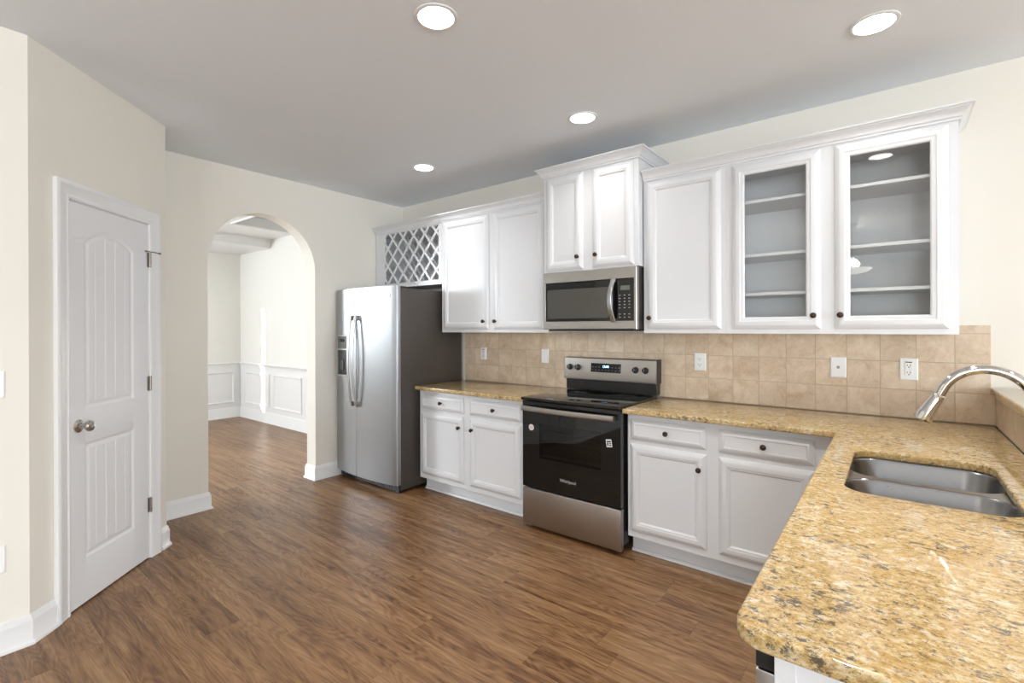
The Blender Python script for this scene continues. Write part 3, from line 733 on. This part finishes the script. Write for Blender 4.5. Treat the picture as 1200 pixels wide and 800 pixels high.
# ------------------------------------------------------------------ refrigerator
x0, x1 = -4.188, -3.279; fw_ = x1 - x0
fr = thing('refrigerator', 'stainless steel side-by-side refrigerator with water dispenser, beside the arch', 'refrigerator', (x0, 0, 0))
b = B(); box(b, .004, fw_ - .002, -.785, -.045, .03, 1.762, .004, 2); obj('body', b, 'fridge_side', fr, 'dark grey side panels')
def fy(x):      # curved front, x local
    return -.834 - .044 * (1 - ((x - fw_ / 2) / (fw_ / 2)) ** 2)
def fdoor(a, c_, roundl, roundr):
    xs_ = [a + (c_ - a) * i / 16 for i in range(17)]
    outl = [(a, -.792)]
    front = []
    for x in xs_:
        y = fy(x)
        if roundl: y += .022 * max(0, 1 - (x - a) / .022) ** 2
        if roundr: y += .022 * max(0, 1 - (c_ - x) / .022) ** 2
        front.append((x, y))
    # finer rounded ends
    def end(xe, s):
        ys = fy(xe); return [(xe + s * (.018 - .018 * math.cos(R(k))), ys + .020 - .020 * math.sin(R(k))) for k in (0, 22, 45, 68, 90)]
    L1 = end(a, 1) if roundl else [(a, fy(a) + .003), (a + .003, fy(a + .003))]
    R1 = end(c_, -1)[::-1] if roundr else [(c_ - .003, fy(c_ - .003)), (c_, fy(c_) + .003)]
    mid = [(x, fy(x)) for x in xs_ if a + .022 < x < c_ - .022]
    outl = [(a, -.792)] + L1 + mid + R1 + [(c_, -.792)]
    bb = B(); prism(bb, outl, 'z', .078, 1.780); return bb
sx = -3.802 - x0
dl = obj('freezer_door', fdoor(0, sx - .003, True, False), 'steel_fridge', fr, smooth=40)
drr = obj('fridge_door', fdoor(sx + .003, fw_, False, True), 'steel_fridge', fr, smooth=40)
def handle(xh, par):
    bb = B(); pts = []; y0_ = fy(xh)
    for i in range(21):
        t = i / 20; z = .715 + .815 * t; pts.append((xh, y0_ - .030 - .036 * math.sin(PI * t), z))
    tube(bb, pts, .013, 14, 1.0, .75, (1, 0, 0))
    h_ = obj('handle', bb, 'steel', par)
    for z in (.735, 1.51):
        bb = B(); box(bb, xh - .011, xh + .011, y0_ - .034, y0_ + .003, z - .022, z + .022, .004, 2)
        obj('handle_mount', bb, 'hinge', h_)
handle(sx - .036, dl); handle(sx + .036, drr)
# dispenser in the freezer door
dx0, dx1 = .075, .245
yd = (fy(dx0) + fy(dx1)) / 2 - .004
b = B(); rings_panel(b, dx0, dx1, .965, 1.355, yd + .01, [(0, 0), (0, .014), (.004, .018), (.012, .018)]); ds = obj('dispenser', b, 'steel', dl)
b = B(); box(b, dx0 + .012, dx1 - .012, yd - .0105, yd - .0082, 1.225, 1.345, .001, 1); obj('control_panel', b, 'lcd', ds)
b = B(); box(b, dx0 + .014, dx1 - .014, yd - .0105, yd - .0082, .985, 1.215, .001, 1); obj('recess', b, 'black', ds)
b = B(); box(b, dx0 + .055, dx1 - .055, yd - .018, yd - .0107, 1.03, 1.12, .002, 1); obj('paddle', b, 'black_matte', ds)
b = B(); box(b, dx0 + .05, dx1 - .05, yd - .0125, yd - .0107, 1.29, 1.32); obj('display', b, 'black_glass', ds)
b = B(); lathe(b, [(0, .016), (.002, .016), (.003, .013)], (fw_ - .085, fy(fw_ - .085) + .001, 1.700), (0, -1, 0), 24); bd = obj('badge', b, 'hinge', drr)
b = B(); lathe(b, [(0, .010), (.001, .010)], (fw_ - .085, fy(fw_ - .085) - .0022, 1.700), (0, -1, 0), 24); obj('emblem', b, 'silver_print', bd)
b = B(); box(b, .02, fw_ - .02, -.800, -.60, .012, .070, .004, 1)
for k in range(24): box(b, .05 + k * .035, .065 + k * .035, -.804, -.800, .025, .055)
obj('toe_grille', b, 'black', fr, 'black toe grille')
for xx in (.05, fw_ - .05):
    b = B(); lathe(b, [(0, .022), (.012, .022), (.014, .012), (.03, .012)], (xx, -.775, .0005), (0, 0, 1), 16); obj('foot', b, 'black_matte', fr)
for xx in (.04, fw_ - .04):
    b = B(); box(b, xx - .03, xx + .03, -.825, -.72, 1.7625, 1.778, .003, 1); obj('hinge_cover', b, 'black_matte', fr)

# ------------------------------------------------------------------ range
x0 = -2.070; wr = .756
rg_ = thing('range', 'freestanding electric range with black glass cooktop and stainless drawer', 'range', (x0, 0, 0))
b = B(); box(b, .004, wr - .004, -.640, -.020, .05, .330, .003, 1); box(b, .004, wr - .004, -.64, -.020, .80, .903, .003, 1)
box(b, .004, .05, -.64, -.02, .33, .80); box(b, wr - .05, wr - .004, -.64, -.02, .33, .80); box(b, .05, wr - .05, -.06, -.02, .33, .80)
obj('body', b, 'black', rg_)
b = B()
for (a0, a1, b0, b1, c0, c1) in ((.055, wr - .055, -.635, -.065, .331, .34), (.055, wr - .055, -.075, -.065, .34, .79), (.052, .06, -.635, -.065, .34, .79), (wr - .06, wr - .052, -.635, -.065, .34, .79)): box(b, a0, a1, b0, b1, c0, c1)
obj('oven_cavity', b, 'cavity', rg_)
for zz in (.52, .63):
    b = B()
    for k in range(19): tube(b, [(.075 + k * .0335, -.62, zz), (.075 + k * .0335, -.09, zz)], .0022, 6)
    for yy_ in (-.62, -.36, -.09): tube(b, [(.065, yy_, zz - .004), (wr - .065, yy_, zz - .004)], .003, 6)
    obj('oven_rack', b, 'rack_wire', rg_)
b = B(); box(b, 0, wr, -.702, -.100, .905, .926, .005, 3); ck = obj('cooktop', b, 'black_glass', rg_)
for (cx_, cy_, rad) in ((.20, -.54, .11), (.56, -.54, .085), (.20, -.26, .075), (.56, -.26, .105)):
    b = B(); lathe(b, [(0, rad), (.0004, rad), (.0004, rad - .003), (0, rad - .003)], (cx_, cy_, .9262), (0, 0, 1), 48, False); obj('burner_ring', b, 'ring', ck)
# oven door: black glass frame with a window
b = B(); wx0, wx1, wz0, wz1 = -1.922 + 2.070, -1.452 + 2.070, .510, .752
DZ0, DZ1 = .296, .898
for (a0, a1, c0, c1) in ((.002, wx0, DZ0, DZ1), (wx1, wr - .002, DZ0, DZ1), (wx0, wx1, DZ0, wz0), (wx0, wx1, wz1, DZ1)): box(b, a0, a1, -.682, -.645, c0, c1)
bmesh.ops.remove_doubles(b, verts=b.verts, dist=1e-5)
od = obj('oven_door', b, 'black_glass', rg_, 'black glass oven door', smooth=20)
b = B(); box(b, wx0 + .0005, wx1 - .0005, -.680, -.676, wz0 + .0005, wz1 - .0005); obj('oven_window', b, 'oven_glass', od)
b = B(); pts = []
for i in range(17):
    t = i / 16; pts.append((.018 + (.722 - .018) * t, -.715 - .018 * math.sin(PI * t), .852 - .0))
tube(b, pts, .0175, 24, .5, 1.0, (0, 1, 0), .45); box(b, .018, .040, -.716, -.683, .840, .864, .003, 1); box(b, .700, .722, -.716, -.683, .840, .864, .003, 1)
obj('handle', b, 'steel_warm', od, 'stainless bar handle')
b = B(); lathe(b, [(0, .022), (.0006, .022)], (-1.992 + 2.070, -.6825, .716), (0, -1, 0), 32); st = obj('sticker', b, 'label', od, 'round white sticker')
b = B(); lathe(b, [(0, .016), (.0004, .016), (.0004, .0145), (0, .0145)], (-1.992 + 2.070, -.6834, .716), (0, -1, 0), 32, False)
for k in range(3): box(b, .066, .090, -.6838, -.6833, .708 + k * .006, .710 + k * .006)
obj('sticker_print', b, 'red', st)
b = B(); box(b, -.019, .019, -.6835, -.6825, -.024, .024); bmesh.ops.rotate(b, verts=b.verts, cent=(0, 0, 0), matrix=Matrix.Rotation(R(-8), 3, 'Y')); bmesh.ops.translate(b, verts=b.verts, vec=(.676, 0, .690)); st = obj('sticker', b, 'label', od, 'square black and white sticker')
b = B()
for (a0, a1, c0, c1) in ((-.014, .014, .006, .016), (-.014, -.004, -.016, .004), (.0, .014, -.004, .002), (.002, .014, -.017, -.008)): box(b, a0, a1, -.6840, -.6836, c0, c1)
bmesh.ops.rotate(b, verts=b.verts, cent=(0, 0, 0), matrix=Matrix.Rotation(R(-8), 3, 'Y')); bmesh.ops.translate(b, verts=b.verts, vec=(.676, 0, .690)); obj('sticker_print', b, 'slot', st)
obj('lettering', text_bm('Whirlpool', .030, facing(.374, -.6826, .388)), 'silver_print', od)
b = B(); box(b, .0, wr - .001, -.684, -.642, .026, .286, .006, 3); obj('storage_drawer', b, 'steel_warm', rg_, 'brushed stainless storage drawer')
for xx in (.04, wr - .04):
    for yy_ in (-.60, -.08): b = B(); lathe(b, [(0, .018), (.05, .018)], (xx, yy_, .0005), (0, 0, 1), 14); obj('foot', b, 'black_matte', rg_)
# backguard
b = B(); box(b, .004, wr - .004, -.090, -.022, .9265, 1.012, .003, 1); obj('riser', b, 'black', rg_)
b = B(); prism(b, [(-.022, 1.0125), (-.118, 1.0125), (-.120, 1.020), (-.100, 1.176), (-.094, 1.182), (-.022, 1.182)], 'x', .0, wr); bgd = obj('backguard', b, 'steel_warm', rg_, 'stainless control panel', smooth=30)
b = B(); prism(b, [(-.022, 1.010), (-.094, 1.010), (-.094, 1.1835), (-.022, 1.1835)], 'x', wr + .0002, wr + .004); obj('end_cap', b, 'black', bgd)
def bgy(z): return -.120 + .020 * (z - 1.02) / .156
nb = Vector((0, -1, .128)).normalized()
for kx in (-2.018, -1.946, -1.468, -1.392):
    p = Vector((kx - x0, bgy(1.104) - .0005, 1.104)); b = B()
    lathe(b, [(0, .024), (.003, .024), (.006, .019), (.026, .0175), (.028, .015)], p, nb, 24)
    kn = obj('knob', b, 'black_matte', bgd)
    b = B(); box(b, p.x - .0015, p.x + .0015, p.y - .0295, p.y - .0275, 1.100, 1.120); obj('pointer', b, 'key', kn)
yy_ = bgy(1.105)
b = B(); box(b, -1.832 - x0, -1.580 - x0, -.004, 0, -.034, .034, .001, 1); bmesh.ops.rotate(b, verts=b.verts, cent=(0, 0, 0), matrix=Matrix.Rotation(R(-7.3), 3, 'X')); bmesh.ops.translate(b, verts=b.verts, vec=(0, yy_ + .001, 1.108)); dp = obj('control_display', b, 'black_glass', bgd)
tm = Matrix.Translation((-1.706 - x0, yy_ - .0042, 1.118)) @ Matrix.Rotation(PI / 2 - R(7.3), 4, 'X')
obj('digits', text_bm('12:00', .024, tm), 'blue_digits', dp, 'lit blue clock digits')
b = B()
for i in range(9):
    for j in range(2):
        xk = -1.820 - x0 + .0275 * i
        if 3 <= i <= 5 and j == 1: continue
        z = 1.090 + j * .022; box(b, xk, xk + .010, bgy(z) - .0052, bgy(z) - .0046, z, z + .003)
obj('key_print', b, 'key', dp)

# ------------------------------------------------------------------ microwave
x0 = -2.052; wm = .738; z0 = 1.404; hm = .417
mw = thing('microwave', 'stainless over-the-range microwave with dark window and curved handle', 'microwave', (x0, 0, z0))
b = B(); box(b, .002, wm - .002, -.400, -.002, .004, hm - .001, .003, 1); obj('body', b, 'fridge_side', mw, 'dark casing')
b = B(); X0, X1, Z0, Z1 = .018, wm - .018, .056, .342
prof = [(0, 0), (0, .036), (.004, .040)]
# front shell ring
rrs = []
for (a0, a1, c0, c1, y) in ((0, wm, 0, hm, -.402), (0, wm, 0, hm, -.437), (.004, wm - .004, .004, hm - .004, -.441), (X0, X1, Z0, Z1, -.441), (X0 + .002, X1 - .002, Z0 + .002, Z1 - .002, -.437), (X0 + .002, X1 - .002, Z0 + .002, Z1 - .002, -.402)):
    rrs.append([b.verts.new((x, y, z)) for x, z in ((a0, c0), (a1, c0), (a1, c1), (a0, c1))])
for a, c_ in zip(rrs, rrs[1:] + rrs[:1]):
    for i in range(4): b.faces.new((a[i], a[(i + 1) % 4], c_[(i + 1) % 4], c_[i]))
obj('front_frame', b, 'steel_warm', mw, 'brushed stainless frame', smooth=25)
b = B(); box(b, X0 + .003, .562, -.438, -.404, Z0 + .003, Z1 - .003, .002, 1); md = obj('door', b, 'black_glass', mw)
b = B(); box(b, X0 + .018, .535, -.4392, -.4382, Z0 + .022, Z1 - .052, .0004, 1); obj('window', b, 'mw_glass', md)
b = B(); box(b, .565, X1 - .003, -.438, -.404, Z0 + .003, Z1 - .003, .002, 1); mp_ = obj('control_panel', b, 'black_glass', mw)
b = B(); box(b, .622, .690, -.4392, -.4382, .262, .293); obj('display', b, 'lcd', mp_)
b = B()
for i in range(3):
    for j in range(8):
        if j == 2: continue
        box(b, .612 + i * .034, .624 + i * .034, -.4390, -.4382, .078 + j * .021, .084 + j * .021)
obj('key_print', b, 'key', mp_)
b = B(); pts = []
for i in range(21):
    t = i / 20; pts.append((.578 - .012 * math.sin(PI * t), -.452 - .040 * math.sin(PI * t), .050 + .292 * t))
tube(b, pts, .0165, 24, 1.0, .42, (1, 0, 0), .5); box(b, .567, .589, -.455, -.4385, .052, .072, .002, 1); box(b, .567, .589, -.455, -.4385, .320, .340, .002, 1); obj('handle', b, 'steel', md, 'curved stainless handle')
obj('lettering', text_bm('Whirlpool', .014, facing(.37, -.4412, .382), .0003), 'key', mw)
b = B(); box(b, .03, wm - .03, -.41, -.02, -.012, .0035, .003, 1); obj('vent_grille', b, 'black_matte', mw)

# ------------------------------------------------------------------ outlets and switches
def plate(kind, label, cat, loc, rotz=0, w=.078, h=.120):
    t = thing({'duplex': 'outlet', 'gfci': 'outlet', 'switch': 'light_switch', 'jack': 'phone_jack'}[kind], label, cat, loc, rotz, {'duplex': 'wall outlets', 'gfci': 'wall outlets', 'switch': 'light switches', 'jack': None}[kind])
    b = B(); rings_panel(b, -w / 2, w / 2, -h / 2, h / 2, 0, [(0, 0), (0, .003), (.004, .006)]); obj('plate', b, 'plate', t)
    if kind == 'duplex':
        for s in (-1, 1):
            b = B(); prism(b, [(.017 * math.cos(R(a)), s * .020 + .014 * math.sin(R(a))) for a in range(0, 360, 20)], 'y', -.0085, -.0062); r = obj('receptacle', b, 'plate', t)
            b = B(); box(b, -.008, -.006, -.0092, -.0086, s * .020 - .002, s * .020 + .007); box(b, .006, .008, -.0092, -.0086, s * .020 - .002, s * .020 + .006); lathe(b, [(0, .0025), (.0006, .0025)], (0, -.0086, s * .020 - .008), (0, -1, 0), 10); obj('slots', b, 'slot', r)
    elif kind == 'gfci':
        b = B(); box(b, -.017, .017, -.0085, -.0062, -.034, .034, .001, 1); r = obj('receptacle', b, 'plate', t)
        b = B()
        for s in (-1, 1): box(b, -.008, -.0055, -.0092, -.0086, s * .020 - .003, s * .020 + .007); box(b, .0055, .008, -.0092, -.0086, s * .020 - .003, s * .020 + .006); lathe(b, [(0, .003), (.0006, .003)], (0, -.0086, s * .020 - .009), (0, -1, 0), 10)
        obj('slots', b, 'slot', r)
        b = B(); box(b, -.014, .014, -.0090, -.0086, .0365 - .001, .0405); obj('reset_button', b, 'slot', t)
    elif kind == 'switch':
        b = B(); prism(b, [(-.0062, -.033), (-.0095, -.033), (-.0070, 0), (-.0095, .033), (-.0062, .033)], 'x', -.016, .016); obj('rocker', b, 'plate', t)
    else:
        b = B(); box(b, -.007, .007, -.0085, -.0062, -.008, .007, .001, 1); obj('jack', b, 'key', t)
    for s in (-1, 1):
        b = B(); lathe(b, [(0, .003), (.0008, .0028)], (0, -.0061, s * .048), (0, -1, 0), 10); obj('screw', b, 'plate', t)
    return t
yt_ = -.0105
plate('gfci', 'white outlet on the tile nearest the refrigerator', 'outlet', (-3.023, yt_, 1.176), w=.070, h=.115)
plate('switch', 'white rocker switch on the tile just left of the range', 'switch', (-2.325, yt_, 1.175), w=.074, h=.118)
plate('duplex', 'white duplex outlet on the tile just right of the range', 'outlet', (-1.041, yt_, 1.177))
plate('jack', 'nearly blank white wall plate with small centre jack on the tile', 'wall plate', (-.254, yt_, 1.179))
plate('gfci', 'white outlet with dark reset buttons nearest the faucet', 'outlet', (.065, yt_, 1.183))
lw = R(90)
plate('switch', 'white switch at the left edge of the photo, on the cream wall', 'switch', (-3.045 + .0006, -3.215, 1.176), lw)
plate('duplex', 'white outlet low on the cream wall at the left edge', 'outlet', (-3.045 + .0006, -3.215, .412), lw)

# ------------------------------------------------------------------ lights
def recessed(x, y, label):
    t = thing('recessed_light', label, 'ceiling light', (x, y, H - .001), 0, 'recessed lights in the kitchen ceiling')
    b = B(); lathe(b, [(0, .092), (.003, .092), (.006, .084), (.004, .076), (0, .076)], (0, 0, 0), (0, 0, -1), 40, False); obj('trim_ring', b, 'trim', t)
    b = B(); lathe(b, [(.0005, .0755), (.003, .0755), (.004, .070)], (0, 0, 0), (0, 0, -1), 40); obj('diffuser', b, 'lamp', t)
    d = bpy.data.lights.new('lamp_glow', 'AREA'); d.shape = 'DISK'; d.size = .14; d.spread = R(120); d.energy = LAMP_BACK_W if y > -1 else LAMP_W; d.color = (1, .965, .92)
    o = bpy.data.objects.new('lamp_glow', d); COL.objects.link(o); o.parent = t; o.location = (0, 0, -.010)
recessed(-.063, -.793, 'round recessed ceiling light above the glass-door cabinet, at upper right')
recessed(-1.53, -.762, 'round recessed ceiling light in front of the raised microwave cabinet')
recessed(-3.02, -.756, 'small distant recessed ceiling light near the refrigerator corner')
recessed(-1.519, -2.03, 'round recessed ceiling light at the top centre of the photo')
recessed(-.075, -2.03, 'round recessed ceiling light over the peninsula, seen only mirrored in the cabinet glass')
recessed(1.41, -2.03, 'recessed ceiling light beyond the half wall, out of frame to the right')
pl_ = thing('pendant_light', 'frosted bowl ceiling fixture behind the camera, mirrored in the cabinet glass', 'pendant light', (-.42, -5.0, 2.10))
b = B(); lathe(b, [(0, .02), (.003, .06), (.012, .12), (.032, .175), (.065, .215), (.070, .215), (.036, .165), (.018, .10), (.010, .02)], (0, 0, 0), (0, 0, 1), 40); obj('glass_bowl', b, 'bowl', pl_)
b = B(); lathe(b, [(.02, .012), (.30, .008), (.62, .008), (.625, .055), (.641, .065)], (0, 0, 0), (0, 0, 1), 24); obj('stem', b, 'bronze', pl_)
d = bpy.data.lights.new('bowl_glow', 'POINT'); d.energy = 12; d.shadow_soft_size = .08; d.color = (1, .94, .85); o = bpy.data.objects.new('bowl_glow', d); COL.objects.link(o); o.parent = pl_; o.location = (0, 0, .12)
